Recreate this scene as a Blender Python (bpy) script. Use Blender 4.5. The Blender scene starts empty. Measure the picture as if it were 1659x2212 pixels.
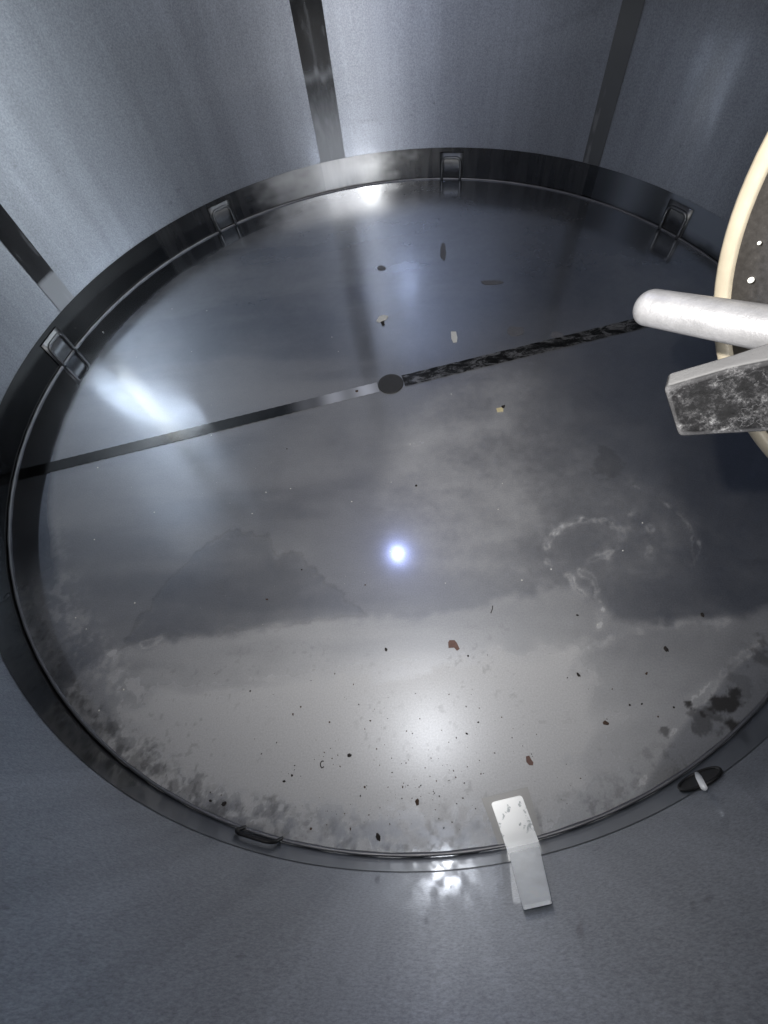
import bpy, bmesh, math, random
import numpy as np
from mathutils import Vector, Matrix

S = bpy.context.scene
C = S.collection
R = math.radians
rnd = random.Random(7)

# ------------------------------------------------------------------ camera
F, NX, NY = 967.8, 940.3, 1629.8            # focal length and nadir point, in pixels of a 1659 x 2212 frame
CAM = np.array([0.0704, -0.8574, 0.8697])
dn = np.array([NX-829.5, -(NY-1106.0), -F]); dn /= np.linalg.norm(dn)
up = -dn
fx = np.array([1, 0, 0.]) - up[0]*up; fx /= np.linalg.norm(fx)
fy = np.cross(up, fx)
M = np.array([fx, fy, up])
cd = bpy.data.cameras.new('camera'); cam = bpy.data.objects.new('camera', cd); C.objects.link(cam)
cd.sensor_fit = 'HORIZONTAL'; cd.sensor_width = 36; cd.lens = 36*F/1659.0
cd.clip_start = 0.01; cd.clip_end = 50
m4 = Matrix([list(M[0])+[CAM[0]], list(M[1])+[CAM[1]], list(M[2])+[CAM[2]], [0, 0, 0, 1]])
cam.matrix_world = m4
S.camera = cam

# ------------------------------------------------------------------ light and exposure
S.view_settings.view_transform = 'Standard'; S.view_settings.look = 'None'
S.view_settings.gamma = 1; S.view_settings.exposure = 0.42; S.view_settings.use_curve_mapping = False
W = bpy.data.worlds.new('World'); S.world = W; W.use_nodes = True
W.node_tree.nodes['Background'].inputs[0].default_value = (0.3, 0.4, 0.6, 1)
W.node_tree.nodes['Background'].inputs[1].default_value = 0.02
S.cycles.max_bounces = 12; S.cycles.glossy_bounces = 9; S.cycles.diffuse_bounces = 4
S.cycles.sample_clamp_indirect = 6; S.cycles.blur_glossy = 0.3
S.cycles.use_denoising = True

def lamp(name, kind, loc, energy, color, target=None, **kw):
    l = bpy.data.lights.new(name, kind); l.energy = energy; l.color = color
    for k, v in kw.items(): setattr(l, k, v)
    o = bpy.data.objects.new(name, l); C.objects.link(o); o.location = loc
    if target is not None:
        d = Vector(target) - Vector(loc); o.rotation_euler = d.to_track_quat('-Z', 'Y').to_euler()
    return o

def pol(az, r, z): return (r*math.cos(R(az)), r*math.sin(R(az)), z)

# torch of the phone beside its lens
lamp('phone_torch', 'SPOT', (CAM[0]-0.016, CAM[1]+0.05, CAM[2]+0.0), 20.0, (1.0, 0.97, 0.93), target=(0.08, 0.15, 0), shadow_soft_size=0.004, spot_size=R(155), spot_blend=1.0)
# added narrow area light without a body, makes the oval glare at left
hc = Vector((0.375, 0.613, 1.387))
hl = lamp('added_glare_light', 'AREA', hc, 1.15, (0.88, 0.95, 1.0), shape='ELLIPSE', size=0.175, size_y=0.60, spread=R(58))
hz = (hc-Vector((-0.95, 0.31, 0.32))).normalized(); hy = Vector((-0.4606, -0.5613, 0.6876)); hy = (hy - hz*hy.dot(hz)).normalized(); hx = hy.cross(hz)
hl.matrix_world = Matrix([[hx[i], hy[i], hz[i], hc[i]] for i in range(3)]+[[0, 0, 0, 1]])
# inspection lamp hanging from the lid
lamp('inspection_lamp', 'POINT', (-0.060, -0.016, 1.10), 1.15, (0.48, 0.55, 1.0), shadow_soft_size=0.002)
lamp('added_streak_spot', 'SPOT', (-0.060, -0.016, 1.10), 5.5, (0.72, 0.80, 1.0), target=(0.15, 0.99, 0.50), shadow_soft_size=0.016, spot_size=R(46), spot_blend=0.8)  # extra spot added to raise the pale streak on the far wall
# day coming in through the manway behind the photographer
lamp('manway_daylight', 'AREA', pol(-71, 0.985, 0.76), 1.5, (0.95, 0.97, 1.0), target=(0, 0, 0.6), shape='DISK', size=0.36, spread=R(135))

# ------------------------------------------------------------------ pixel rays
def ray(p):
    d = np.array([p[0]-829.5, -(p[1]-1106.0), -F]); return M @ d
def fl(p, z=0.0):
    r = ray(p); return CAM + r*((z-CAM[2])/r[2])
def wl(p, rad=1.0):
    r = ray(p); a = r[0]**2+r[1]**2; b = 2*(CAM[0]*r[0]+CAM[1]*r[1]); c = CAM[0]**2+CAM[1]**2-rad*rad
    return CAM + r*((-b+math.sqrt(b*b-4*a*c))/2/a)
def dp(p, depth):
    r = ray(p); return CAM + r/np.linalg.norm(r)*depth
def azd(p): w = wl(p); return math.degrees(math.atan2(w[1], w[0]))

# ------------------------------------------------------------------ helpers
def mesh_obj(name, verts, faces, mat=None, parent=None, smooth=True):
    me = bpy.data.meshes.new(name); me.from_pydata([tuple(map(float, v)) for v in verts], [], [tuple(f) for f in faces])
    me.validate(); me.update()
    if smooth: me.polygons.foreach_set('use_smooth', [True]*len(me.polygons))
    if mat: me.materials.append(mat)
    o = bpy.data.objects.new(name, me); C.objects.link(o)
    if parent: o.parent = parent
    return o
def bm_obj(name, bm, mat=None, parent=None, smooth=False):
    me = bpy.data.meshes.new(name); bmesh.ops.recalc_face_normals(bm, faces=bm.faces); bm.to_mesh(me); bm.free()
    if smooth: me.polygons.foreach_set('use_smooth', [True]*len(me.polygons))
    if mat: me.materials.append(mat)
    o = bpy.data.objects.new(name, me); C.objects.link(o)
    if parent: o.parent = parent
    return o
def tag(o, label=None, cat=None, group=None, kind=None):
    if label: o['label'] = label
    if cat: o['category'] = cat
    if group: o['group'] = group
    if kind: o['kind'] = kind
    return o
def empty(name, loc=(0, 0, 0)):
    o = bpy.data.objects.new(name, None); o.empty_display_size = 0.02; C.objects.link(o); o.location = loc; return o
def rel(o, parent):
    """keep world coordinates of a mesh built in world space under an empty that only has a location"""
    o.parent = parent; o.data.transform(Matrix.Translation(-Vector(parent.location))); return o
def tube(path, rads, n=12, cap=True):
    """swept tube; round caps come from the radii given"""
    P = [np.array(p, float) for p in path]; V = []; Fc = []
    if not hasattr(rads, '__len__'): rads = [rads]*len(P)
    prev = None
    for i, p in enumerate(P):
        t = P[min(i+1, len(P)-1)] - P[max(i-1, 0)]; t /= np.linalg.norm(t)
        a = prev if prev is not None else (np.array([0, 0, 1.]) if abs(t[2]) < .9 else np.array([1., 0, 0]))
        a = a - t*(a@t); a /= np.linalg.norm(a); b = np.cross(t, a); prev = a
        for k in range(n):
            an = 2*math.pi*k/n; V.append(p + rads[i]*(a*math.cos(an)+b*math.sin(an)))
    for i in range(len(P)-1):
        for k in range(n):
            Fc.append((i*n+k, i*n+(k+1) % n, (i+1)*n+(k+1) % n, (i+1)*n+k))
    if cap:
        Fc.append(tuple(range(n-1, -1, -1))); Fc.append(tuple((len(P)-1)*n+k for k in range(n)))
    return V, Fc
def wall_patch(az0, az1, z0, z1, rad, n=None, m=2):
    """a strip of cylinder; az and z limits"""
    n = n or max(3, int(abs(az1-az0)/1.0)+1)
    V = [pol(az0+(az1-az0)*i/(n-1), rad, z0+(z1-z0)*j/(m-1)) for j in range(m) for i in range(n)]
    Fc = [(j*n+i, (j*n+i+1), (j+1)*n+i+1, (j+1)*n+i) for j in range(m-1) for i in range(n-1)]
    return V, Fc

# ------------------------------------------------------------------ materials
def newmat(name):
    m = bpy.data.materials.new(name); m.use_nodes = True; nt = m.node_tree
    return m, nt, nt.nodes, nt.links, nt.nodes['Principled BSDF']
def nd(N, t, **kw):
    n = N.new(t)
    for k, v in kw.items():
        if k.startswith('i_'): n.inputs[k[2:].replace('_', ' ')].default_value = v
        else: setattr(n, k, v)
    return n
def ramp(N, L, src, pts):
    r = N.new('ShaderNodeValToRGB'); L.new(src, r.inputs[0]); e = r.color_ramp.elements
    while len(e) < len(pts): e.new(0.5)
    for i, (p, v) in enumerate(pts):
        e[i].position = p; e[i].color = (v, v, v, 1) if not hasattr(v, '__len__') else (*v, 1)
    return r.outputs[0]

def steel(name, base, rough, aniso=0.0, tangent=None, var=0.08, grain=0.0, bump=0.0, scale=(3, 3, 3), metallic=1.0, rvar=0.05, broad=None, drips=0):
    m, nt, N, L, B = newmat(name)
    tc = N.new('ShaderNodeTexCoord'); mp = nd(N, 'ShaderNodeMapping'); mp.inputs['Scale'].default_value = scale
    L.new(tc.outputs['Object'], mp.inputs[0])
    n1 = nd(N, 'ShaderNodeTexNoise', i_Scale=1.3, i_Detail=6.0, i_Roughness=0.6); L.new(mp.outputs[0], n1.inputs[0])
    g = nd(N, 'ShaderNodeTexNoise', i_Scale=260.0, i_Detail=3.0, i_Roughness=0.85); L.new(tc.outputs['Object'], g.inputs[0])
    mixv = nd(N, 'ShaderNodeMath', operation='MULTIPLY_ADD'); L.new(n1.outputs[0], mixv.inputs[0]); mixv.inputs[1].default_value = var*4; mixv.inputs[2].default_value = 1-var*2
    if drips:
        dm = nd(N, 'ShaderNodeMapping'); dm.inputs['Scale'].default_value = (16, 16, 1.1); L.new(tc.outputs['Object'], dm.inputs[0])
        dn_ = nd(N, 'ShaderNodeTexNoise', i_Scale=1.0, i_Detail=7.0, i_Roughness=0.65, i_Distortion=0.4); L.new(dm.outputs[0], dn_.inputs[0])
        da = nd(N, 'ShaderNodeMath', operation='MULTIPLY_ADD'); L.new(dn_.outputs[0], da.inputs[0]); da.inputs[1].default_value = drips*4; da.inputs[2].default_value = 1-drips*2
        dmul = nd(N, 'ShaderNodeMath', operation='MULTIPLY'); L.new(mixv.outputs[0], dmul.inputs[0]); L.new(da.outputs[0], dmul.inputs[1]); mixv = dmul
        sp = nd(N, 'ShaderNodeTexNoise', i_Scale=38.0, i_Detail=2.0); L.new(tc.outputs['Object'], sp.inputs[0])
        sr = ramp(N, L, sp.outputs[0], [(0.0, 0.7), (0.23, 0.8), (0.28, 1.0)])
        dm2 = nd(N, 'ShaderNodeMath', operation='MULTIPLY'); L.new(mixv.outputs[0], dm2.inputs[0]); L.new(sr, dm2.inputs[1]); mixv = dm2
    g2 = nd(N, 'ShaderNodeMath', operation='MULTIPLY_ADD'); L.new(g.outputs[0], g2.inputs[0]); g2.inputs[1].default_value = grain*4; g2.inputs[2].default_value = 1-grain*2
    mu = nd(N, 'ShaderNodeMath', operation='MULTIPLY'); L.new(mixv.outputs[0], mu.inputs[0]); L.new(g2.outputs[0], mu.inputs[1])
    vm = nd(N, 'ShaderNodeVectorMath', operation='SCALE'); vm.inputs[0].default_value = base; L.new(mu.outputs[0], vm.inputs['Scale'])
    L.new(vm.outputs[0], B.inputs['Base Color'])
    B.inputs['Metallic'].default_value = metallic
    rr = nd(N, 'ShaderNodeMath', operation='MULTIPLY_ADD'); L.new(n1.outputs[0], rr.inputs[0]); rr.inputs[1].default_value = rvar*4; rr.inputs[2].default_value = rough-rvar*2
    L.new(rr.outputs[0], B.inputs['Roughness'])
    if aniso:
        B.inputs['Anisotropic'].default_value = aniso
        cx = N.new('ShaderNodeCombineXYZ')
        for i in range(3): cx.inputs[i].default_value = tangent[i]
        L.new(cx.outputs[0], B.inputs['Tangent'])
    if broad:
        B2 = N.new('ShaderNodeBsdfPrincipled'); L.new(vm.outputs[0], B2.inputs['Base Color']); B2.inputs['Metallic'].default_value = metallic
        B2.inputs['Roughness'].default_value = broad[1]
        if aniso:
            B2.inputs['Anisotropic'].default_value = broad[2]; L.new(cx.outputs[0], B2.inputs['Tangent'])
        B3 = N.new('ShaderNodeBsdfPrincipled'); L.new(vm.outputs[0], B3.inputs['Base Color']); B3.inputs['Metallic'].default_value = metallic
        B3.inputs['Roughness'].default_value = 0.42; B3.inputs['Anisotropic'].default_value = 0.97
        if aniso: L.new(cx.outputs[0], B3.inputs['Tangent'])
        m3 = N.new('ShaderNodeMixShader'); m3.inputs[0].default_value = broad[3]; L.new(B.outputs[0], m3.inputs[1]); L.new(B3.outputs[0], m3.inputs[2])
        ms = N.new('ShaderNodeMixShader'); ms.inputs[0].default_value = broad[0]
        L.new(m3.outputs[0], ms.inputs[1]); L.new(B2.outputs[0], ms.inputs[2]); L.new(ms.outputs[0], N['Material Output'].inputs[0])
    if bump:
        b = nd(N, 'ShaderNodeBump'); b.inputs['Strength'].default_value = bump; b.inputs['Distance'].default_value = 0.001
        L.new(g.outputs[0], b.inputs['Height']); L.new(b.outputs[0], B.inputs['Normal'])
    return m

m_wall = steel('wall_steel', (0.46, 0.485, 0.525), 0.05, aniso=0.5, tangent=(0, 0, 1), var=0.14, grain=0.34, bump=0.0, scale=(2, 2, .6), rvar=0.004, broad=(0.40, 0.60, 0.4, 0.66), drips=0.13)
m_strip = steel('polished_weld_strip', (0.15, 0.148, 0.145), 0.12, aniso=0.3, tangent=(0, 0, 1), var=0.12, grain=0.04, scale=(12, 12, 4), rvar=0.03)
m_band = steel('polished_foot_band', (0.13, 0.13, 0.125), 0.11, var=0.15, grain=0.04, scale=(6, 6, 12), rvar=0.04)
m_loop = steel('dull_bracket_steel', (0.19, 0.195, 0.20), 0.48, var=0.2, grain=0.1, scale=(40, 40, 40))
m_corner = steel('corner_weld_steel', (0.27, 0.27, 0.28), 0.5, var=0.15)
m_bead = steel('weld_bead_steel', (0.45, 0.46, 0.47), 0.22, var=0.15, grain=0.05, scale=(20, 20, 20))
m_lid = steel('lid_steel', (0.42, 0.44, 0.48), 0.35, var=0.05)
m_handle = steel('cast_handle_steel', (0.30, 0.30, 0.31), 0.40, var=0.22, grain=0.10, bump=0.3, scale=(30, 30, 30), metallic=0.6)
m_tab = steel('bright_plate_steel', (0.86, 0.88, 0.90), 0.40, var=0.03, scale=(20, 20, 20), metallic=0.2)

def simple(name, col, rough=0.7, noise=0.0, scale=80.0, metallic=0.0):
    m, nt, N, L, B = newmat(name)
    tc = N.new('ShaderNodeTexCoord'); n1 = nd(N, 'ShaderNodeTexNoise', i_Scale=scale, i_Detail=5.0, i_Roughness=0.65); L.new(tc.outputs['Object'], n1.inputs[0])
    mv = nd(N, 'ShaderNodeMath', operation='MULTIPLY_ADD'); L.new(n1.outputs[0], mv.inputs[0]); mv.inputs[1].default_value = noise*4; mv.inputs[2].default_value = 1-noise*2
    vm = nd(N, 'ShaderNodeVectorMath', operation='SCALE'); vm.inputs[0].default_value = col; L.new(mv.outputs[0], vm.inputs['Scale'])
    L.new(vm.outputs[0], B.inputs['Base Color']); B.inputs['Roughness'].default_value = rough; B.inputs['Metallic'].default_value = metallic
    return m
m_hole = simple('black_bore', (0.006, 0.006, 0.007), 0.6, 0.1, 50)
m_gasket = simple('cream_rubber', (0.27, 0.235, 0.175), 0.55, 0.10, 60)
m_rust = simple('rust_flake', (0.16, 0.095, 0.08), 0.8, 0.2, 300)
m_dark = simple('dark_crumb', (0.02, 0.016, 0.014), 0.8, 0.2, 300)
m_brown = simple('brown_crumb', (0.07, 0.042, 0.028), 0.8, 0.2, 300)
m_pale = simple('pale_chip', (0.75, 0.74, 0.68), 0.6, 0.1, 300)
m_yellow = simple('yellow_chip', (0.72, 0.62, 0.36), 0.6, 0.1, 300)
m_film = simple('pale_plastic_scrap', (0.95, 0.96, 0.97), 0.35, 0.01, 120)

# door panel: dark speckled steel
m_door, nt, N, L, B = newmat('dark_speckled_steel')
tc = N.new('ShaderNodeTexCoord'); n1 = nd(N, 'ShaderNodeTexNoise', i_Scale=260.0, i_Detail=4.0, i_Roughness=0.8); L.new(tc.outputs['Object'], n1.inputs[0])
L.new(ramp(N, L, n1.outputs[0], [(0.3, (0.04, 0.038, 0.038)), (0.62, (0.075, 0.072, 0.072)), (0.8, (0.16, 0.155, 0.15))]), B.inputs['Base Color'])
B.inputs['Metallic'].default_value = 0.5; B.inputs['Roughness'].default_value = 0.45

# lower clamp arm: dark scratched steel with pale worn edges and a top face coloured paler
m_arm, nt, N, L, B = newmat('scratched_dark_steel')
tc = N.new('ShaderNodeTexCoord')
n1 = nd(N, 'ShaderNodeTexNoise', i_Scale=95.0, i_Detail=10.0, i_Roughness=0.82, i_Distortion=0.0); L.new(tc.outputs['Object'], n1.inputs[0])
n2 = nd(N, 'ShaderNodeTexNoise', i_Scale=22.0, i_Detail=6.0, i_Roughness=0.6, i_Distortion=1.5); L.new(tc.outputs['Object'], n2.inputs[0])
vein = ramp(N, L, n2.outputs[0], [(0.0, 0.0), (0.493, 0.0), (0.5, 0.25), (0.507, 0.0)])
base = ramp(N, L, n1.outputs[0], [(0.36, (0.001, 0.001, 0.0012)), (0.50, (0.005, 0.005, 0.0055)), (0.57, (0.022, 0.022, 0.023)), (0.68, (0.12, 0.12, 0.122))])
ge = N.new('ShaderNodeNewGeometry')
edge = ramp(N, L, ge.outputs['Pointiness'], [(0.52, 0.0), (0.60, 1.0)])
mx = nd(N, 'ShaderNodeMix', data_type='RGBA'); L.new(vein, mx.inputs[0]); L.new(base, mx.inputs[6]); mx.inputs[7].default_value = (0.12, 0.12, 0.125, 1)
mx2 = nd(N, 'ShaderNodeMix', data_type='RGBA'); L.new(edge, mx2.inputs[0]); L.new(mx.outputs[2], mx2.inputs[6]); mx2.inputs[7].default_value = (0.12, 0.12, 0.125, 1)
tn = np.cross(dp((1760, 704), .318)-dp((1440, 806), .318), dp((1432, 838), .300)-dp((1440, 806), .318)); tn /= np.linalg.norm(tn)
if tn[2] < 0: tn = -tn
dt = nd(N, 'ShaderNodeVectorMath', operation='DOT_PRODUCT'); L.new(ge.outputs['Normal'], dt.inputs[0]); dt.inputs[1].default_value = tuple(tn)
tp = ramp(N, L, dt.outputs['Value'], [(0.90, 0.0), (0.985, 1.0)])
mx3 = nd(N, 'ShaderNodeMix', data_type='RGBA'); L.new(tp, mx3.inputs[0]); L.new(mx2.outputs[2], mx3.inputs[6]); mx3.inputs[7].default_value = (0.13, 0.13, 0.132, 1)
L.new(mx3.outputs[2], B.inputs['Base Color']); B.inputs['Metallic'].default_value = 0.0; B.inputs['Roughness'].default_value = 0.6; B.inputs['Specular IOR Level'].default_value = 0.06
bp = nd(N, 'ShaderNodeBump'); bp.inputs['Strength'].default_value = 0.5; bp.inputs['Distance'].default_value = 0.002; L.new(n1.outputs[0], bp.inputs['Height']); L.new(bp.outputs[0], B.inputs['Normal'])

# ------------------------------------------------------------------ numpy noise
def vnoise(x, y, seed):
    rs = np.random.RandomState(seed); T = rs.rand(256, 256)
    xi = np.floor(x).astype(int); yi = np.floor(y).astype(int); u = x-xi; v = y-yi
    u = u*u*(3-2*u); v = v*v*(3-2*v); xi &= 255; yi &= 255; x1 = (xi+1) & 255; y1 = (yi+1) & 255
    return (T[xi, yi]*(1-u)+T[x1, yi]*u)*(1-v)+(T[xi, y1]*(1-u)+T[x1, y1]*u)*v
def fbm(x, y, s, oct=5, seed=1, gain=0.55):
    t = 0; a = 1; n = 0
    for o in range(oct):
        t = t + a*vnoise(x*s*2**o+17.3*o+40, y*s*2**o+9.1*o+40, seed+o); n += a; a *= gain
    return t/n
def sdist_poly(X, Y, poly):
    """signed distance, positive inside"""
    n = len(poly); d = np.full(X.shape, 9.0); ins = np.zeros(X.shape, bool)
    for i in range(n):
        x0, y0 = poly[i]; x1, y1 = poly[(i+1) % n]; ex, ey = x1-x0, y1-y0
        t = np.clip(((X-x0)*ex+(Y-y0)*ey)/(ex*ex+ey*ey+1e-12), 0, 1)
        d = np.minimum(d, np.hypot(X-x0-t*ex, Y-y0-t*ey))
        c = ((y0 > Y) != (y1 > Y)) & (X < (x1-x0)*(Y-y0)/((y1-y0) if abs(y1-y0) > 1e-12 else 1e-12)+x0)
        ins ^= c
    return np.where(ins, d, -d)
def dist_line(X, Y, pts):
    d = np.full(X.shape, 9.0)
    for (x0, y0), (x1, y1) in zip(pts[:-1], pts[1:]):
        ex, ey = x1-x0, y1-y0; t = np.clip(((X-x0)*ex+(Y-y0)*ey)/(ex*ex+ey*ey+1e-12), 0, 1)
        d = np.minimum(d, np.hypot(X-x0-t*ex, Y-y0-t*ey))
    return d
def fp(pts): return [tuple(fl(p)[:2]) for p in pts]
def sst(a, b, x): t = np.clip((x-a)/(b-a), 0, 1); return t*t*(3-2*t)
def smooth(p, k=3):
    for _ in range(k):
        q_ = [p[0]]
        for u, w in zip(p[:-1], p[1:]): q_ += [(u[0]*.75+w[0]*.25, u[1]*.75+w[1]*.25), (u[0]*.25+w[0]*.75, u[1]*.25+w[1]*.75)]
        p = q_+[p[-1]]
    return p

# ------------------------------------------------------------------ floor: one sheet, residue, painted reflections and stains held per vertex
G = 0.0026; n = int(2.04/G)
ax = (np.arange(n)-(n-1)/2)*G; X, Y = np.meshgrid(ax, ax, indexing='ij')
rho = np.hypot(X, Y); azm = np.degrees(np.arctan2(Y, X)) % 360
fw = (fbm(X, Y, 60, 4, 13)-0.5)*0.030
wob = (fbm(X, Y, 9, 5, 3)-0.5)*0.09; wob2 = (fbm(X, Y, 22, 5, 11)-0.5)*0.05
f1 = fbm(X, Y, 5, 6, 21); f2 = fbm(X, Y, 30, 4, 31); f3 = fbm(X, Y, 90, 3, 41); f4 = fbm(X*0.35, Y*1.6, 7, 5, 51)
res = 0.04 + 0.15*sst(.30, -.05, Y+wob)*sst(.75, .2, X+wob) + 0.06*sst(.4, .7, f1) + 0.07*sst(0.35, -0.05, X+wob*2)*sst(.35, .6, f4)  # base residue, with a mid-floor haze painted for reflected light
P1 = fp([(120, 1530), (150, 1470), (200, 1425), (260, 1400), (330, 1380), (430, 1368), (560, 1345), (700, 1332), (850, 1322), (1000, 1308), (1130, 1275), (1250, 1255), (1330, 1330), (1440, 1335), (1560, 1325), (1700, 1300), (1800, 1500), (1600, 1750), (1200, 1990), (800, 1990), (300, 1880), (120, 1650)])
s1 = sdist_poly(X, Y, P1) + wob2*0.7 + fw*0.5
res = res + 0.25*sst(-0.004, 0.022, s1) + 0.38*sst(0.0, .24, s1)
P1b = fp([(200, 1600), (245, 1545), (290, 1525), (420, 1508), (560, 1490), (760, 1468), (900, 1440), (1100, 1400), (1250, 1370), (1300, 1480), (1280, 1600), (1200, 1990), (800, 1990), (300, 1880)])
s1b = sdist_poly(X, Y, P1b) + wob2*1.4 + fw
res = res + 0.20*sst(-0.006, 0.03, s1b)
P2 = fp([(300, 1330), (350, 1270), (400, 1220), (460, 1165), (500, 1150), (530, 1152), (556, 1162), (580, 1158), (580, 1190), (600, 1205), (625, 1195), (655, 1188), (662, 1222), (700, 1250), (740, 1290), (790, 1330), (560, 1350), (430, 1372), (260, 1402)])
s2 = sdist_poly(X, Y, P2) + wob2*0.5 + fw*0.7 + 0.35*wob
film = sst(-0.002, 0.010, s2 + fw*0.8)*(1-0.75*sst(.03, .17, s2 + wob))*(0.55+0.6*f2)
res = res*(1-0.36*film)
edge2 = np.exp(-(s2/0.0035)**2)*sst(.3, .55, f1+0.1)
P3 = fp([(880, 830), (1000, 770), (1160, 770), (1230, 860), (1250, 930), (1330, 960), (1400, 1040), (1490, 1120), (1505, 1190), (1480, 1290), (1300, 1350), (1150, 1330), (900, 1250), (800, 1130), (830, 960)])
s3 = sdist_poly(X, Y, P3) + wob*0.9
res = res + sst(-0.03, 0.10, s3)*(0.07+0.20*sst(.36, .72, f2*0.15+f1*0.55+f3*.1+f4*.2))
# dried tide lines
lines = [([(1370, 1050), (1440, 1088), (1488, 1130), (1506, 1170), (1500, 1225)], .0022, .28),
         ([(1345, 1140), (1300, 1118), (1240, 1128), (1200, 1150), (1176, 1188), (1180, 1215), (1212, 1236), (1238, 1250), (1240, 1275), (1285, 1288), (1308, 1318), (1298, 1352)], .0042, .42),
         ([(1252, 1235), (1280, 1246), (1290, 1268), (1283, 1290)], .0025, .25),
         ([(1300, 1118), (1340, 1142), (1352, 1170), (1322, 1192), (1272, 1212)], .006, .28),
         ([(1370, 1110), (1400, 1130), (1410, 1160), (1398, 1200)], .006, .22),
         ([(1640, 1390), (1575, 1440), (1540, 1485), (1480, 1550), (1440, 1600), (1405, 1660), (1380, 1700)], .0030, .32),
         ([(1570, 1342), (1450, 1345), (1350, 1370), (1260, 1400), (1200, 1425)], .012, .22),
         ([(150, 1500), (165, 1468), (205, 1424), (262, 1402), (340, 1380)], .006, .30),
         ([(255, 1530), (300, 1620), (370, 1680), (400, 1720)], .012, .28),
         ([(860, 1500), (700, 1478), (560, 1492), (400, 1512), (280, 1545)], .005, .16)]
for pts, w, a in lines:
    d = np.abs(dist_line(X, Y, fp(smooth(pts, 2))) + wob2*0.45 + fw*0.9)
    res = res + 0.8*a*np.exp(-(d/(w*.7))**2)*(0.45+0.8*sst(.40, .62, f3*.5+f2*.5)) + 0.25*a*sst(w*5, 0, d)*sst(.4, .6, f2)
# scale flakes and mottling near the foot of the wall, lower left
nearw = sst(0.90, 0.985, rho)*sst(185, 205, azm)*(1-sst(275, 290, azm))
res = res*(1-0.55*nearw*sst(.40, .60, f2*.4+f3*.6)) 
res = res + 0.25*sst(.84, .92, rho)*(1-sst(.93, .97, rho))*sst(200, 212, azm)*(1-sst(250, 262, azm))*sst(.45, .65, f3*.5+f2*.5)
# brushed clouding
res = res*(0.78+0.5*f4) + 0.05*(f3-0.5)
P4 = fp([(1640, 1390), (1575, 1440), (1540, 1485), (1480, 1550), (1440, 1600), (1405, 1660), (1380, 1700), (1300, 1780), (1500, 1720), (1750, 1520), (1720, 1380)])
s4 = sdist_poly(X, Y, P4)
res = res*(1-0.40*sst(0, 0.012, s4))
stain = np.zeros_like(X)
def blot(px, r, a, seed, st=1.0, ex=1.0):
    x, y, _ = fl(px); d = np.hypot((X-x), (Y-y)*ex)/r + (fbm(X, Y, 16/st, 5, seed)-0.5)*2.6
    return a*(1-sst(0.55, 1.0, d))*(d > -9)*(np.hypot(X-x, Y-y) < r*2.6)
stain = np.maximum(stain, blot((1556, 1532), .033, .9, 61, .32))
stain = np.maximum(stain, blot((1520, 1560), .028, .55, 62, .25))
stain = np.maximum(stain, blot((1438, 1580), .008, .6, 63, .3))
stain = np.maximum(stain, blot((1600, 1470), .03, .25, 64, .3))
stain = np.maximum(stain, blot((1650, 1415), .03, .45, 65, .3))
stain = np.maximum(stain, blot((1398, 1632), .012, .22, 66, .5))
stain = np.maximum(stain, blot((1318, 1003), .045, .22, 67, .6))
for i, p in enumerate([(260, 1615), (320, 1620), (300, 1650), (345, 1665), (590, 1745), (420, 1700), (470, 1740), (240, 1570), (455, 1760), (380, 1695)]):
    stain = np.maximum(stain, blot(p, 0.012+.005*(i % 3), .40, 70+i, .18))
mott = sst(.54, .70, fbm(X, Y, 70, 4, 91, .7))*sst(.93, .98, rho)*(azm > 190)*(azm < 300)
stain = np.maximum(stain, 0.30*mott)
stain = np.maximum(stain, 0.16*edge2*(azm > 150))
# fine freckles of scale over the pale residue
fr = sst(.735, .80, fbm(X, Y, 120, 2, 101, .4))*sst(0.0, 0.12, s1)*sst(.45, .6, f1+.08)
stain = np.maximum(stain, 0.20*fr)
# dark pitting along the weld strip, right half
cen = fl((844, 830)); e0 = fl((100, 1008)); e1 = fl((1545, 655))
sd = (e1-e0)[:2]; SL = np.linalg.norm(sd); sd = sd/SL; sn = np.array([-sd[1], sd[0]])
ring = sst(.885, .915, rho+wob2*.15)*(0.1+0.9*sst(222, 206, azm)*sst(95, 125, azm))
res = res*(1-0.92*ring)  # residue thinned to deepen the band's dark reflection along the left rim
rgh = 0.01 + 0.13*sst(-.1, .55, Y)*sst(1.0, .8, rho)
res = np.clip(res, 0, 0.87); stain = np.clip(stain, 0, 1)
keep = rho < 1.012
idx = -np.ones(X.shape, int); idx[keep] = np.arange(keep.sum())
V = np.stack([X[keep], Y[keep], np.zeros(keep.sum())], 1)
q = np.stack([idx[:-1, :-1], idx[1:, :-1], idx[1:, 1:], idx[:-1, 1:]], -1).reshape(-1, 4); q = q[(q >= 0).all(1)]
me = bpy.data.meshes.new('floor'); me.vertices.add(len(V)); me.vertices.foreach_set('co', V.ravel())
me.loops.add(q.size); me.loops.foreach_set('vertex_index', q.ravel().astype(np.int32))
me.polygons.add(len(q)); me.polygons.foreach_set('loop_start', (np.arange(len(q))*4).astype(np.int32)); me.update(calc_edges=True)
for nm, arr in (('residue', res[keep]), ('stain', stain[keep]), ('film', rgh[keep]), ('ring', np.maximum(ring, 0.65*sst(.0, .5, Y))[keep])):
    at = me.attributes.new(nm, 'FLOAT', 'POINT'); at.data.foreach_set('value', arr.astype(np.float32))
floor = bpy.data.objects.new('floor', me); C.objects.link(floor); tag(floor, kind='structure')

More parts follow.
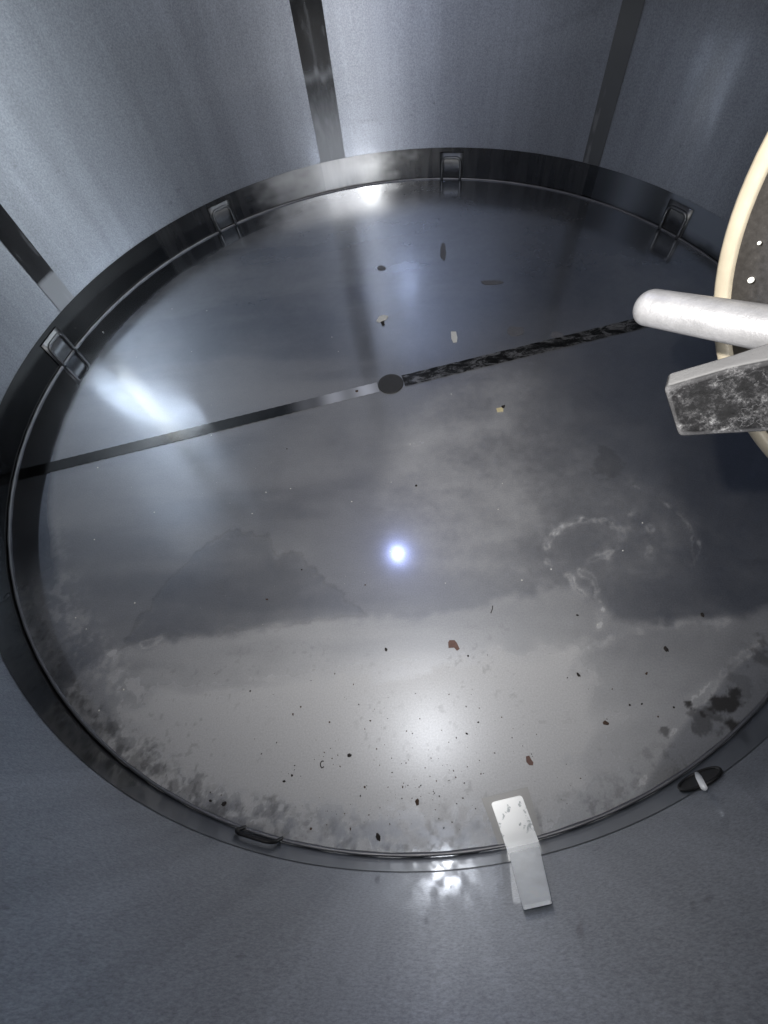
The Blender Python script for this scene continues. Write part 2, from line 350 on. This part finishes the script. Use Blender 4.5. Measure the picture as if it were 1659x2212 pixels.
m, nt, N, L, B = newmat('floor_steel_with_residue')
tc = N.new('ShaderNodeTexCoord')
ar = nd(N, 'ShaderNodeAttribute', attribute_name='residue'); as_ = nd(N, 'ShaderNodeAttribute', attribute_name='stain'); af = nd(N, 'ShaderNodeAttribute', attribute_name='film')
g = nd(N, 'ShaderNodeTexNoise', i_Scale=350.0, i_Detail=2.0, i_Roughness=0.8); L.new(tc.outputs['Object'], g.inputs[0])
n1 = nd(N, 'ShaderNodeTexNoise', i_Scale=3.0, i_Detail=7.0, i_Roughness=0.6); L.new(tc.outputs['Object'], n1.inputs[0])
L.new(ramp(N, L, g.outputs[0], [(0.3, (0.40, 0.43, 0.48)), (0.7, (0.50, 0.53, 0.59))]), B.inputs['Base Color'])
B.inputs['Metallic'].default_value = 1.0
r1 = nd(N, 'ShaderNodeMath', operation='MULTIPLY_ADD'); L.new(n1.outputs[0], r1.inputs[0]); r1.inputs[1].default_value = 0.06; r1.inputs[2].default_value = 0.015
r2 = nd(N, 'ShaderNodeMath', operation='MULTIPLY_ADD'); L.new(ar.outputs['Fac'], r2.inputs[0]); r2.inputs[1].default_value = 0.32; L.new(r1.outputs[0], r2.inputs[2])
r3 = nd(N, 'ShaderNodeMath', operation='ADD'); L.new(r2.outputs[0], r3.inputs[0]); L.new(af.outputs['Fac'], r3.inputs[1])
L.new(r3.outputs[0], B.inputs['Roughness'])
D = nd(N, 'ShaderNodeBsdfPrincipled'); D.inputs['Roughness'].default_value = 0.55
L.new(ramp(N, L, g.outputs[0], [(0.3, (0.45, 0.45, 0.452)), (0.7, (0.57, 0.57, 0.572))]), D.inputs['Base Color'])
K = nd(N, 'ShaderNodeBsdfPrincipled'); K.inputs['Roughness'].default_value = 0.6; K.inputs['Base Color'].default_value = (0.012, 0.010, 0.009, 1)
B2 = N.new('ShaderNodeBsdfPrincipled'); L.new(B.inputs['Base Color'].links[0].from_socket, B2.inputs['Base Color']); B2.inputs['Metallic'].default_value = 1.0; B2.inputs['Roughness'].default_value = 0.42
mb = N.new('ShaderNodeMixShader'); ag = nd(N, 'ShaderNodeAttribute', attribute_name='ring'); rg_ = nd(N, 'ShaderNodeMath', operation='MULTIPLY_ADD'); L.new(ag.outputs['Fac'], rg_.inputs[0]); rg_.inputs[1].default_value = -0.38; rg_.inputs[2].default_value = 0.44; L.new(rg_.outputs[0], mb.inputs[0]); L.new(B.outputs[0], mb.inputs[1]); L.new(B2.outputs[0], mb.inputs[2])
mx = N.new('ShaderNodeMixShader'); L.new(ar.outputs['Fac'], mx.inputs[0]); L.new(mb.outputs[0], mx.inputs[1]); L.new(D.outputs[0], mx.inputs[2])
mk = N.new('ShaderNodeMixShader'); L.new(as_.outputs['Fac'], mk.inputs[0]); L.new(mx.outputs[0], mk.inputs[1]); L.new(K.outputs[0], mk.inputs[2])
bp = nd(N, 'ShaderNodeBump'); bp.inputs['Strength'].default_value = 0.10; bp.inputs['Distance'].default_value = 0.0015
L.new(ar.outputs['Fac'], bp.inputs['Height']); L.new(bp.outputs[0], B.inputs['Normal'])
L.new(mk.outputs[0], N['Material Output'].inputs[0])
me.materials.append(m)

# weld strip across the floor, in two halves with a disc between them
def floor_strip(a, b, w, z, nseg=80):
    V = []; Fc = []
    for i in range(nseg+1):
        t = a+(b-a)*i/nseg
        for s in (-1, 1):
            ww = w*(0.5+0.015*math.sin(i*1.7+s))
            p = cen[:2]+sd*t+sn*s*ww; V.append((p[0], p[1], z))
    for i in range(nseg): Fc.append((2*i, 2*i+2, 2*i+3, 2*i+1))
    return V, Fc
half0 = -math.sqrt(max(0, 0.994**2)) + 0.0
m_lstrip = steel('floor_strip_steel', (0.15, 0.15, 0.148), 0.14, var=0.14, grain=0.05, scale=(14, 14, 14))
V, Fc = floor_strip(-0.985, -0.034, 0.034, 0.0012, 160)
ls = mesh_obj('weld_strip', V, Fc, m_lstrip, floor); ls['label'] = 'polished half of the weld strip, paler beside the centre disc'
tt = ((np.array(V)[:, :2]-cen[:2])@sd); at = ls.data.attributes.new('bright', 'FLOAT', 'POINT')
at.data.foreach_set('value', (sst(-0.30, -0.10, tt)*(0.75+0.25*np.sin(tt*70))).astype(np.float32))  # strip colour grows paler towards the disc
nt = m_lstrip.node_tree; N = nt.nodes; L = nt.links
aa = nd(N, 'ShaderNodeAttribute', attribute_name='bright'); Bx = N.new('ShaderNodeBsdfPrincipled')
Bx.inputs['Base Color'].default_value = (0.85, 0.87, 0.92, 1); Bx.inputs['Roughness'].default_value = 0.5; Bx.inputs['Metallic'].default_value = 0.55
mm = N.new('ShaderNodeMixShader'); L.new(aa.outputs['Fac'], mm.inputs[0]); L.new(N['Principled BSDF'].outputs[0], mm.inputs[1]); L.new(Bx.outputs[0], mm.inputs[2]); L.new(mm.outputs[0], N['Material Output'].inputs[0])
# right half: pitted and covered with scale
m, nt, N, L, B = newmat('pitted_weld_strip')
tc = N.new('ShaderNodeTexCoord'); mp = nd(N, 'ShaderNodeMapping'); mp.inputs['Rotation'].default_value = (0, 0, -math.atan2(sd[1], sd[0])); mp.inputs['Scale'].default_value = (0.45, 1, 1)
mp.vector_type = 'POINT'; L.new(tc.outputs['Object'], mp.inputs[0])
n1 = nd(N, 'ShaderNodeTexNoise', i_Scale=52.0, i_Detail=10.0, i_Roughness=0.78, i_Distortion=0.8); L.new(mp.outputs[0], n1.inputs[0])
L.new(ramp(N, L, n1.outputs[0], [(0.42, (0.008, 0.008, 0.007)), (0.50, (0.03, 0.03, 0.029)), (0.58, (0.22, 0.22, 0.22))]), B.inputs['Base Color'])
B.inputs['Metallic'].default_value = 0.5; B.inputs['Roughness'].default_value = 0.4
V, Fc = floor_strip(0.034, 0.985, 0.040, 0.0012)
mesh_obj('weld_strip', V, Fc, m, floor)['label'] = 'dark pitted half of the weld strip across the floor'
m_disc = simple('dull_centre_disc', (0.055, 0.055, 0.055), 0.55, 0.12, 150, 0.3)
bm = bmesh.new(); bmesh.ops.create_cone(bm, cap_ends=True, segments=64, radius1=0.0335, radius2=0.0325, depth=0.003)
bmesh.ops.translate(bm, verts=bm.verts, vec=(cen[0], cen[1], 0.0022))
bm_obj('centre_disc', bm, m_disc, floor)

# ------------------------------------------------------------------ wall
H = 2.5
V, Fc = wall_patch(0, 360, -0.01, H, 1.0, n=361, m=12)
wall = mesh_obj('wall', V, Fc, m_wall); tag(wall, kind='structure')
bm = bmesh.new(); bmesh.ops.create_cone(bm, cap_ends=False, segments=128, radius1=1.0, radius2=0.25, depth=0.22)
bmesh.ops.translate(bm, verts=bm.verts, vec=(0, 0, H+0.11))
bmesh.ops.holes_fill(bm, edges=[e for e in bm.edges if e.is_boundary and all(v.co.z > H+0.1 for v in e.verts)])
lid = bm_obj('ceiling', bm, m_lid, smooth=False); tag(lid, kind='structure')
# foot band, just proud of the wall
BT = 0.094
m_band2 = steel('bright_band_steel', (0.62, 0.61, 0.59), 0.30, var=0.18, grain=0.05, scale=(14, 14, 20), rvar=0.06)
m_band3 = steel('grey_band_steel', (0.24, 0.26, 0.28), 0.22, var=0.22, grain=0.05, scale=(9, 9, 14), rvar=0.05)
V, Fc = wall_patch(0, 360, 0.0, BT, 0.9990, n=1441, m=9)
band = mesh_obj('foot_band', V, Fc, m_band, wall)
va = np.array(V); baz = np.degrees(np.arctan2(va[:, 1], va[:, 0])); baz = np.where(baz < -100, baz+360, baz)
nz = fbm(baz*0.06+20, va[:, 2]*9, 3, 4, 131)-0.5; nv_ = fbm(baz*0.3+20, va[:, 2]*2, 3, 4, 133)-0.5
bright = sst(84, 95, baz+nz*16)*(baz < 103.3)*(0.8+0.5*nv_)  # pale stretch: a bright reflection painted into the band colour
bright = np.maximum(bright, 0.6*sst(126, 104, baz+nz*20)*(baz >= 103.3))
bright = np.maximum(bright, 0.10*(baz > 50)*(baz < 140)*(0.6+nv_))
grey = 0.45*np.exp(-((baz-41.5)/3.2)**2) + 0.75*sst(35, 33.5, baz+nz*2)*(baz > -12)*sst(0.01, .04, va[:, 2]+nz*.05) + 0.10*(baz < 48.4)*(baz > -12) + 0.55*np.maximum(sst(-15, -40, baz), sst(238, 256, baz))  # greyer stretches, also painted for what the band mirrors
at = band.data.attributes.new('bright', 'FLOAT', 'POINT'); at.data.foreach_set('value', np.clip(bright, 0, 1).astype(np.float32))
at = band.data.attributes.new('grey', 'FLOAT', 'POINT'); at.data.foreach_set('value', np.clip(grey, 0, 1).astype(np.float32))
nt = m_band.node_tree; N = nt.nodes; L = nt.links; B0 = N['Principled BSDF']
prev = B0.outputs[0]
for nm, col, rg in (('grey', (0.40, 0.44, 0.50), 0.40), ('bright', (0.72, 0.71, 0.69), 0.34)):
    aa = nd(N, 'ShaderNodeAttribute', attribute_name=nm); Bx = N.new('ShaderNodeBsdfPrincipled')
    Bx.inputs['Base Color'].default_value = (*col, 1); Bx.inputs['Roughness'].default_value = rg; Bx.inputs['Metallic'].default_value = 0.9
    mm = N.new('ShaderNodeMixShader'); L.new(aa.outputs['Fac'], mm.inputs[0]); L.new(prev, mm.inputs[1]); L.new(Bx.outputs[0], mm.inputs[2]); prev = mm.outputs[0]
L.new(prev, N['Material Output'].inputs[0])
# fillet weld where wall meets floor
path = [pol(i*1.0, 0.9955, 0.0015) for i in range(361)]
V, Fc = tube(path, [0.0030+0.0004*math.sin(i*1.3) for i in range(361)], 8, cap=False)
mesh_obj('corner_weld', V, Fc, m_corner, wall)
# upright polished weld strips
m_up_strip = steel('upright_strip_steel', (0.13, 0.13, 0.128), 0.14, aniso=0.3, tangent=(0, 0, 1), var=0.18, grain=0.06, scale=(9, 9, 5), rvar=0.03)
nt = m_up_strip.node_tree; N = nt.nodes; L = nt.links
aa = nd(N, 'ShaderNodeAttribute', attribute_name='bright'); Bx = N.new('ShaderNodeBsdfPrincipled')
Bx.inputs['Base Color'].default_value = (0.50, 0.52, 0.54, 1); Bx.inputs['Roughness'].default_value = 0.55; Bx.inputs['Metallic'].default_value = 0.6
mm = N.new('ShaderNodeMixShader'); L.new(aa.outputs['Fac'], mm.inputs[0]); L.new(N['Principled BSDF'].outputs[0], mm.inputs[1]); L.new(Bx.outputs[0], mm.inputs[2]); L.new(mm.outputs[0], N['Material Output'].inputs[0])
for (a0, a1, zb, zt, am, lb) in ((98.3, 103.4, .12, .34, .75, 'broad upright weld strip, dark above and painted pale with reflected light towards the foot'),
                         (48.4, 51.6, 5, 6, .16, 'narrow grey upright weld strip near the manway door'), (159.9, 163.6, .175, .185, .85, 'leftmost upright weld strip, dark above a pale lower end')):
    V, Fc = wall_patch(a0, a1, BT+0.001, H, 0.998, n=25, m=400)
    o = mesh_obj('weld_strip', V, Fc, m_up_strip, wall); o['label'] = lb
    va = np.array(V); z_ = va[:, 2]; b_ = np.degrees(np.arctan2(va[:, 1], va[:, 0]))
    nz_ = fbm(b_*.5+30, z_*6, 2, 5, 141)-.5
    v_ = am*sst(zt, zb, z_+nz_*(.16 if zt-zb > .1 else .015)) + 0.14*sst(.1, .25, nz_) + 0.35*np.exp(-((z_-0.318-nz_*.03)/.014)**2)*(a0 > 90)*(a0 < 120)  # broad strip's pale foot and thin bar are reflections painted in
    at = o.data.attributes.new('bright', 'FLOAT', 'POINT'); at.data.foreach_set('value', np.clip(v_, 0, 1).astype(np.float32))

# ------------------------------------------------------------------ loop brackets at the foot of the wall
loops = [(31.8, 'steel loop bracket on the foot band beside the manway door'), (76.9, 'steel loop bracket on the foot band right of the bright stretch of band'),
         (125.8, 'steel loop bracket on the dark foot band, left of the bright stretch'), (168.5, 'steel loop bracket on the foot band below the leftmost wall strip'),
         (-102.5, 'steel loop bracket coloured black for shade at the foot of the near wall')]
def loop_mesh(az, w=0.066, h=0.068, r=0.0045, off=0.007):
    pts = []; ha = math.degrees(w/2)
    for k in range(6): pts.append(pol(az-ha, 0.9975-off, 0.002+(h-0.018)*k/5))
    for k in range(1, 6):
        a = math.pi*k/10; pts.append(pol(az-ha+math.degrees(0.016*(1-math.cos(a))), 0.9975-off, h-0.016+0.016*math.sin(a)))
    for k in range(5, 0, -1):
        a = math.pi*k/10; pts.append(pol(az+ha-math.degrees(0.016*(1-math.cos(a))), 0.9975-off, h-0.016+0.016*math.sin(a)))
    for k in range(5, -1, -1): pts.append(pol(az+ha, 0.9975-off, 0.002+(h-0.018)*k/5))
    return pts
for az, lab in loops:
    t = empty('loop_bracket', pol(az, 0.99, 0)); tag(t, lab, 'bracket', 'loop brackets round the foot of the wall')
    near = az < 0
    rel(mesh_obj('loop', *tube(loop_mesh(az, h=0.05 if near else 0.068, off=0.004 if near else 0.007), 0.0028 if near else 0.0046, 10), m_hole if near else m_loop), t)  # near loop coloured black to stand for shade
    ha = math.degrees(0.041)
    if near: continue
    V, Fc = wall_patch(az-ha, az+ha, 0.006, 0.080, 0.9965, n=6)
    pad = mesh_obj('pad', V, Fc, m_corner if near else m_loop); sm = pad.modifiers.new('s', 'SOLIDIFY'); sm.thickness = 0.0008
    rel(pad, t)

# outlet with a bright pin, low on the near wall
pc = wl((1515, 1688)); paz = math.degrees(math.atan2(pc[1], pc[0])); pz = pc[2]
t = empty('drain_outlet', tuple(pc)); tag(t, 'dark oval outlet with a bright steel pin, low on the near wall', 'outlet')
V = []; nn = 40
for k in range(nn):
    a = 2*math.pi*k/nn; V.append(pol(paz+math.degrees(0.030)*math.cos(a), 0.9970, pz+0.034*math.sin(a)))
V.append(pol(paz, 0.9970, pz)); Fc = [(k, (k+1) % nn, nn) for k in range(nn)]
rel(mesh_obj('bore', V, Fc, m_hole), t)
ring = [pol(paz+math.degrees(0.031)*math.cos(2*math.pi*k/40), 0.9965, pz+0.035*math.sin(2*math.pi*k/40)) for k in range(41)]
rel(mesh_obj('rim', *tube(ring, 0.0022, 8, cap=False), m_hole), t)
p0 = wl((1506, 1672), 0.985); p1 = wl((1520, 1700), 0.985)
rel(mesh_obj('pin', *tube([p0, p0+(p1-p0)*.3, p1], [0.003, 0.0042, 0.0042], 10), m_tab), t)

# ------------------------------------------------------------------ bright plate lying at the foot of the near wall
def slab(corners, th, mat, name, bev=0.002, seg=3, parent=None, nrm=(0, 0, 1)):
    bm = bmesh.new(); nv = Vector(nrm)*th
    lo = [bm.verts.new(tuple(c)) for c in corners]; hi = [bm.verts.new(tuple(Vector(c)+nv)) for c in corners]
    bm.faces.new(lo[::-1]); bm.faces.new(hi); k = len(lo)
    for i in range(k): bm.faces.new((lo[i], lo[(i+1) % k], hi[(i+1) % k], hi[i]))
    bmesh.ops.recalc_face_normals(bm, faces=bm.faces)
    up_e = [e for e in bm.edges if all(v in lo for v in e.verts) is False and not all(v in hi for v in e.verts)]
    if bev: bmesh.ops.bevel(bm, geom=up_e, offset=bev, segments=seg, affect='EDGES', profile=0.5)
    return bm_obj(name, bm, mat, parent)
m_tab2, nt, N, L, B = newmat('bright_plate_with_scuffs')
tc = N.new('ShaderNodeTexCoord'); n1 = nd(N, 'ShaderNodeTexNoise', i_Scale=110.0, i_Detail=5.0, i_Roughness=0.7); L.new(tc.outputs['Object'], n1.inputs[0])
n2 = nd(N, 'ShaderNodeTexNoise', i_Scale=24.0, i_Detail=1.0); L.new(tc.outputs['Object'], n2.inputs[0])
mu = nd(N, 'ShaderNodeMath', operation='MULTIPLY'); L.new(n1.outputs[0], mu.inputs[0]); L.new(ramp(N, L, n2.outputs[0], [(0.52, 0.0), (0.58, 1.0)]), mu.inputs[1])
L.new(ramp(N, L, mu.outputs[0], [(0.5, (0.93, 0.95, 0.96)), (0.58, (0.45, 0.48, 0.5))]), B.inputs['Base Color'])
B.inputs['Roughness'].default_value = 0.40; B.inputs['Metallic'].default_value = 0.85
pcs = [fl(p, 0.004) for p in [(1060, 1733), (1126, 1717), (1167, 1828), (1100, 1851)]]
pl = slab(pcs, 0.004, m_tab2, 'bright_plate', 0.004, 3)
br = empty('plate_with_reflection', tuple(fl((1130, 1835))))
tag(br, 'bright white plate on the floor, its reflection built as an upright slab', 'plate')
pl.name = 'foot'; rel(pl, br)
up_c = [wl((1101, 1849), 0.996), wl((1166, 1833), 0.996), wl((1193, 1952), 0.996), wl((1131, 1966), 0.996)]  # added slab in place of the plate's reflection in the wall
nv = -Vector((up_c[0][0], up_c[0][1], 0)).normalized()
m_up = steel('plate_reflection_white', (0.88, 0.92, 0.95), 0.45, var=0.18, scale=(30, 30, 12), metallic=0.2)
plate_refl = slab(up_c, 0.003, m_up, 'upright', 0.002, 2, nrm=nv); rel(plate_refl, br); plate_refl['label'] = 'duller bluish upright slab added as the plate reflection, with dirt marks'

# faint square backing plate under it
bk = [fl(p, 0.0015) for p in [(1040, 1725), (1140, 1700), (1172, 1812), (1085, 1846)]]
m_back = steel('grey_backing_steel', (0.36, 0.36, 0.36), 0.5, var=0.1, metallic=0.5)
b2 = slab(bk, 0.001, m_back, 'backing_plate', 0.0, 1)
tag(b2, 'thin grey square plate lying under the bright white plate', 'plate')

# ------------------------------------------------------------------ manway door, opened inwards, and its clamp handle
DC = Vector((0.424, -0.712, 0.733)); DN = Vector((math.cos(R(225.1)), math.sin(R(225.1)), 0))
DR = 0.22
door = empty('manway_door', DC); tag(door, 'round dark steel manway door with cream gasket, swung open at the right', 'door')
du = DN.cross(Vector((0, 0, 1))).normalized(); dv = Vector((0, 0, 1))
def dpt(r, a, h): return DC + du*(r*math.cos(a)) + dv*(r*math.sin(a)) + DN*h
def revolve(name, prof, mat, n=128, smooth=True):
    V = []; Fc = []
    for r_, h_ in prof:
        for k in range(n): V.append(dpt(r_, 2*math.pi*k/n, h_))
    for j in range(len(prof)-1):
        for k in range(n): Fc.append((j*n+k, j*n+(k+1) % n, (j+1)*n+(k+1) % n, (j+1)*n+k))
    return rel(mesh_obj(name, V, Fc, mat, smooth=smooth), door)
revolve('door_panel', [(0.0005, 0.006), (0.06, 0.005), (0.12, 0.003), (0.18, -0.001), (0.2108, -0.004), (0.2108, -0.018), (0.17, -0.02), (0.0005, -0.016)], m_door)
revolve('gasket', [(0.2110, -0.010), (0.2110, 0.000), (0.2125, 0.0014), (0.2185, 0.0014), (DR, 0.0), (DR, -0.012), (0.217, -0.014), (0.2110, -0.010)], m_gasket)
# clamp handle: hub and two arms
clamp = empty('x', DC); bpy.data.objects.remove(clamp)
hubc = DC + DN*0.03
V, Fc = tube([DC+DN*0.004, DC+DN*0.05, DC+DN*0.056], [0.022, 0.022, 0.016], 24)
rel(mesh_obj('handle_hub', V, Fc, m_handle), door)
a0 = np.array(dp((1406, 665), 0.352)); a1 = np.array(dp((1659, 710), 0.330)); ad = (a1-a0)
L0 = np.linalg.norm(ad); adn = ad/L0; rad = 0.0108
path = []; rr = []
for k in range(8):
    t_ = math.pi/2*k/7; path.append(a0 - adn*rad*0.9*math.cos(t_)); rr.append(max(0.0004, rad*math.sin(t_)))
for k in range(1, 13): path.append(a0 + adn*(k/12*0.19)); rr.append(rad*(1+0.12*k/12))
V, Fc = tube(path, rr, 28)
o = rel(mesh_obj('handle_arm', V, Fc, m_handle), door); o['label'] = 'bright round-ended upper arm of the clamp handle'
# squared lower arm
cs = [((1440, 806), .318), ((1432, 838), .300), ((1463, 944), .306), ((1500, 925), .330)]
ce = [((1760, 704), .318), ((1760, 760), .292), ((1760, 928), .300), ((1760, 900), .33)]
bm = bmesh.new(); A = [bm.verts.new(tuple(dp(*c))) for c in cs]; Bv = [bm.verts.new(tuple(dp(*c))) for c in ce]
# bow the upper edge a little
mid = [((1590, 762), .317), ((1580, 795), .296), ((1600, 936), .303), ((1620, 915), .33)]
Mv = [bm.verts.new(tuple(dp(*c))) for c in mid]
bm.faces.new(A[::-1]); bm.faces.new(Bv)
for P_, Q_ in ((A, Mv), (Mv, Bv)):
    for i in range(4): bm.faces.new((P_[i], P_[(i+1) % 4], Q_[(i+1) % 4], Q_[i]))
bmesh.ops.recalc_face_normals(bm, faces=bm.faces)
bmesh.ops.bevel(bm, geom=[e for e in bm.edges if not (all(v in Mv for v in e.verts))], offset=0.0035, segments=4, affect='EDGES', profile=0.6)
bmesh.ops.triangulate(bm, faces=[f for f in bm.faces if len(f.verts) > 4])
bmesh.ops.subdivide_edges(bm, edges=[e for e in bm.edges if e.calc_length() > 0.01], cuts=4, use_grid_fill=True)
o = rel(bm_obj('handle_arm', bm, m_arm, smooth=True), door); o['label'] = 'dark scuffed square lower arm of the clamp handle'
# droplets of splash on the door
def on_door(p):
    r = ray(p); n_ = np.array(DN); c_ = np.array(DC+DN*0.006); t_ = ((c_-CAM)@n_)/(r@n_); return CAM+r*t_
for i, (p, r_) in enumerate([((1640, 525), .0011), ((1622, 605), .0019), ((1600, 730), .0008)]):
    bm = bmesh.new(); bmesh.ops.create_icosphere(bm, subdivisions=2, radius=r_)
    bmesh.ops.translate(bm, verts=bm.verts, vec=on_door(p))
    o = bm_obj('white_speck', bm, m_pale, smooth=True); o.location = (0, 0, 0); rel(o, door)

# ------------------------------------------------------------------ debris on the floor
def flake(px, pts, th, mat, name, label, cat, group=None, z=0.0006, rot=0):
    """pts are pixel offsets round px; the flake lies on the floor with its own thickness"""
    cs_ = [fl((px[0]+a, px[1]+b), z) for a, b in pts]
    o = slab(cs_, th, mat, name, 0, 1)
    c = fl(px, z); o.data.transform(Matrix.Translation(-Vector(c))); o.location = c
    return tag(o, label, cat, group)
def crumb(px, r, mat, name, label, cat, group=None, sq=0.6, asp=1.0):
    bm = bmesh.new(); bmesh.ops.create_icosphere(bm, subdivisions=2, radius=1)
    a = rnd.random()*6.28
    for v in bm.verts:
        v.co *= 0.72+0.56*rnd.random(); v.co.x *= .62*r*asp; v.co.y *= .62*r/asp**.5; v.co.z *= .62*r*sq
    bmesh.ops.rotate(bm, verts=bm.verts, matrix=Matrix.Rotation(a, 3, 'Z'))
    o = bm_obj(name, bm, mat); c = fl(px); o.location = (c[0], c[1], r*sq*0.8)
    return tag(o, label, cat, group)

flake((979, 1392), [(-8, -9), (3, -9), (8, -3), (14, 10), (8, 14), (2, 7), (-10, 8), (-11, -4)], .0012, m_rust, 'rust_flake', 'largest reddish brown flake, angular, on the pale middle of the floor', 'flake')
flake((1143, 1643), [(-7, -9), (0, -11), (4, -3), (9, 4), (8, 10), (0, 10), (-6, 3)], .0012, m_rust, 'rust_flake', 'reddish brown oval flake above the bright white plate', 'flake')
flake((1080, 886), [(-8, -3), (3, -5), (7, -2), (7, 3), (-6, 4)], .002, m_yellow, 'paint_chip', 'small cream yellow chip right of the centre disc', 'chip')
flake((1086, 880), [(-3, -2), (5, -4), (4, 1), (-2, 2)], .003, m_dark, 'crumb', 'tiny dark crumb touching the cream yellow chip', 'crumb')
flake((981, 728), [(-7, -11), (4, -11), (7, 2), (6, 11), (-2, 12), (-6, 4)], .0015, m_pale, 'pale_chip', 'white oblong chip above and right of the centre disc', 'chip')
flake((825, 688), [(-12, 6), (-6, -4), (4, -7), (14, -5), (10, 2), (0, 6), (-6, 9)], .0015, m_pale, 'pale_chip', 'irregular whitish chip above the centre disc', 'chip')
flake((827, 700), [(-4, -3), (3, -5), (4, 2), (-1, 3)], .003, m_dark, 'crumb', 'dark crumb just below the irregular whitish chip', 'crumb')
m_ghost = simple('grey_scale_flake', (0.17, 0.17, 0.18), 0.6, 0.2, 200, 0.2)
for k, (p, w, h_, lb) in enumerate([((1112, 716), 22, 11, 'grey scale flake near the pitted strip, right of the white chip'), ((1202, 723), 15, 8, 'grey scale flake on the pitted half of the strip'),
                               ((1062, 610), 24, 5, 'long grey scale flake on the dark far floor'), ((958, 545), 7, 18, 'narrow upright grey scale flake on the dark far floor'), ((823, 579), 10, 5, 'small grey scale flake nearest the bright stretch of band')]):
    pts = [(w*math.cos(a)*(.75+.5*rnd.random()), h_*math.sin(a)*(.75+.5*rnd.random())) for a in [i*2*math.pi/9 for i in range(9)]]
    flake(p, pts, .0008, m_ghost, 'scale_flake', lb, 'flake')
crumb((771, 846), .006, m_brown, 'crumb', 'brown triangular crumb on the bright end of the weld strip', 'crumb', sq=.4)
crumb((899, 1050), .0042, m_dark, 'crumb', 'black crumb in the middle of the floor below the centre disc', 'crumb')
for p, r_, lb in [((1516, 1329), .005, 'black oval crumb at the right edge of the floor'), ((1438, 1403), .006, 'dark elongated crumb left of the large dark sediment stain'),
                  ((1249, 1458), .0045, 'black splinter-like crumb right of the torch glare'), ((1307, 1562), .006, 'brown curled crumb between glare and sediment stain'),
                  ((485, 1736), .006, 'dark red-brown crumb near the lower left edge of the floor'), ((755, 1631), .0050, 'dark red crumb lower left of the torch glare'),
                  ((817, 1808), .0062, 'grey-black crumb nearest the foot of the near wall'), ((901, 1732), .006, 'rusty crumb right below the torch glare'),
                  ((834, 1404), .0045, 'dark crumb left of the largest reddish flake')]:
    crumb(p, r_, m_dark if 'black' in lb or 'dark ' in lb else m_brown, 'crumb', lb, 'crumb', sq=.5, asp=1.3)
# straw and curl
p0 = fl((1060, 1325)); p1 = fl((1064, 1309)); V, Fc = tube([(p0[0], p0[1], .0015), ((p0[0]+p1[0])/2+.001, (p0[1]+p1[1])/2, .003), (p1[0], p1[1], .0015)], .0008, 6)
tag(mesh_obj('bristle', V, Fc, m_dark), 'short straight black bristle above the largest reddish flake', 'bristle')
c = fl((697, 1651)); pts = [(c[0]+.0035*math.cos(a), c[1]+.005*math.sin(a), .002) for a in np.linspace(R(60), R(320), 12)]
V, Fc = tube(pts, .0009, 6); tag(mesh_obj('bristle_curl', V, Fc, m_dark), 'tiny black curl bent like a letter C on the pale floor', 'bristle')

# crumbs: one kind, many places
protos = []
for i in range(4):
    o = crumb((900, 1600), .0022, [m_dark, m_dark, m_brown, m_brown][i], 'crumb', 'tiny dark crumb scattered on the pale near half of the floor', 'crumb', 'crumbs scattered over the near floor', sq=.5, asp=1.0+.3*(i % 2)); protos.append(o)
spots = [(1360, 1523), (1386, 1521), (1421, 1548), (1396, 1455), (1455, 1528), (1247, 1329), (650, 1527), (633, 1543), (541, 1493), (455, 1730), (788, 1700), (757, 1790), (1011, 1417), (1008, 1585), (789, 1264), (577, 1295), (652, 1231), (1033, 1560), (712, 1560), (800, 1557), (631, 1675), (614, 1688), (672, 1790), (870, 1700), (620, 970)]
while len(spots) < 240:
    x = rnd.gauss(930, 190); y = rnd.uniform(1400, 1830) if rnd.random() < .25 else rnd.gauss(1700, 90)
    w_ = fl((x, y))
    if 1380 < y < 1840 and math.hypot(w_[0], w_[1]) < 0.97 and not (1030 < x < 1180 and y > 1690): spots.append((x, y))
for i, p in enumerate(spots):
    src = protos[i % 4]; o = src if i < 4 else src.copy()
    if i >= 4: C.objects.link(o)
    k = (1.0 + .5*rnd.random()) if i < 25 else 0.30+0.55*rnd.random()**2
    c = fl(p); o.location = (c[0], c[1], .001*k); o.scale = (k, k, k); o.rotation_euler = (0, 0, rnd.random()*6.28)
# white dust grains on the left and far floor
wg = crumb((500, 900), .0018, m_pale, 'dust_grain', 'tiny white dust grain glinting on the grey floor', 'dust grain', 'white dust grains glinting on the floor', sq=.6)
wsp = [(223, 718), (372, 668), (295, 772), (212, 1011), (334, 1107), (457, 941), (205, 1166), (292, 1303), (187, 1359), (164, 1335), (414, 760), (447, 672), (628, 1056), (575, 1064), (975, 852), (1076, 1101), (962, 1260), (1127, 1254), (1387, 1130), (717, 729), (731, 760), (760, 1084), (545, 1110), (1085, 1045), (1190, 1230), (1290, 1350), (1345, 1190), (886, 960), (845, 1042), (268, 1490), (215, 1535)]
while len(wsp) < 62:
    p = (rnd.uniform(180, 900), rnd.uniform(650, 1350)); w_ = fl(p)
    if math.hypot(w_[0], w_[1]) < .93: wsp.append(p)
for i, p in enumerate(wsp):
    o = wg if i == 0 else wg.copy()
    if i: C.objects.link(o)
    k = 0.8+0.6*rnd.random() if i < 31 else .3+.3*rnd.random()
    c = fl(p); o.location = (c[0], c[1], .0012*k); o.scale = (k, k, k); o.rotation_euler = (0, 0, rnd.random()*6)
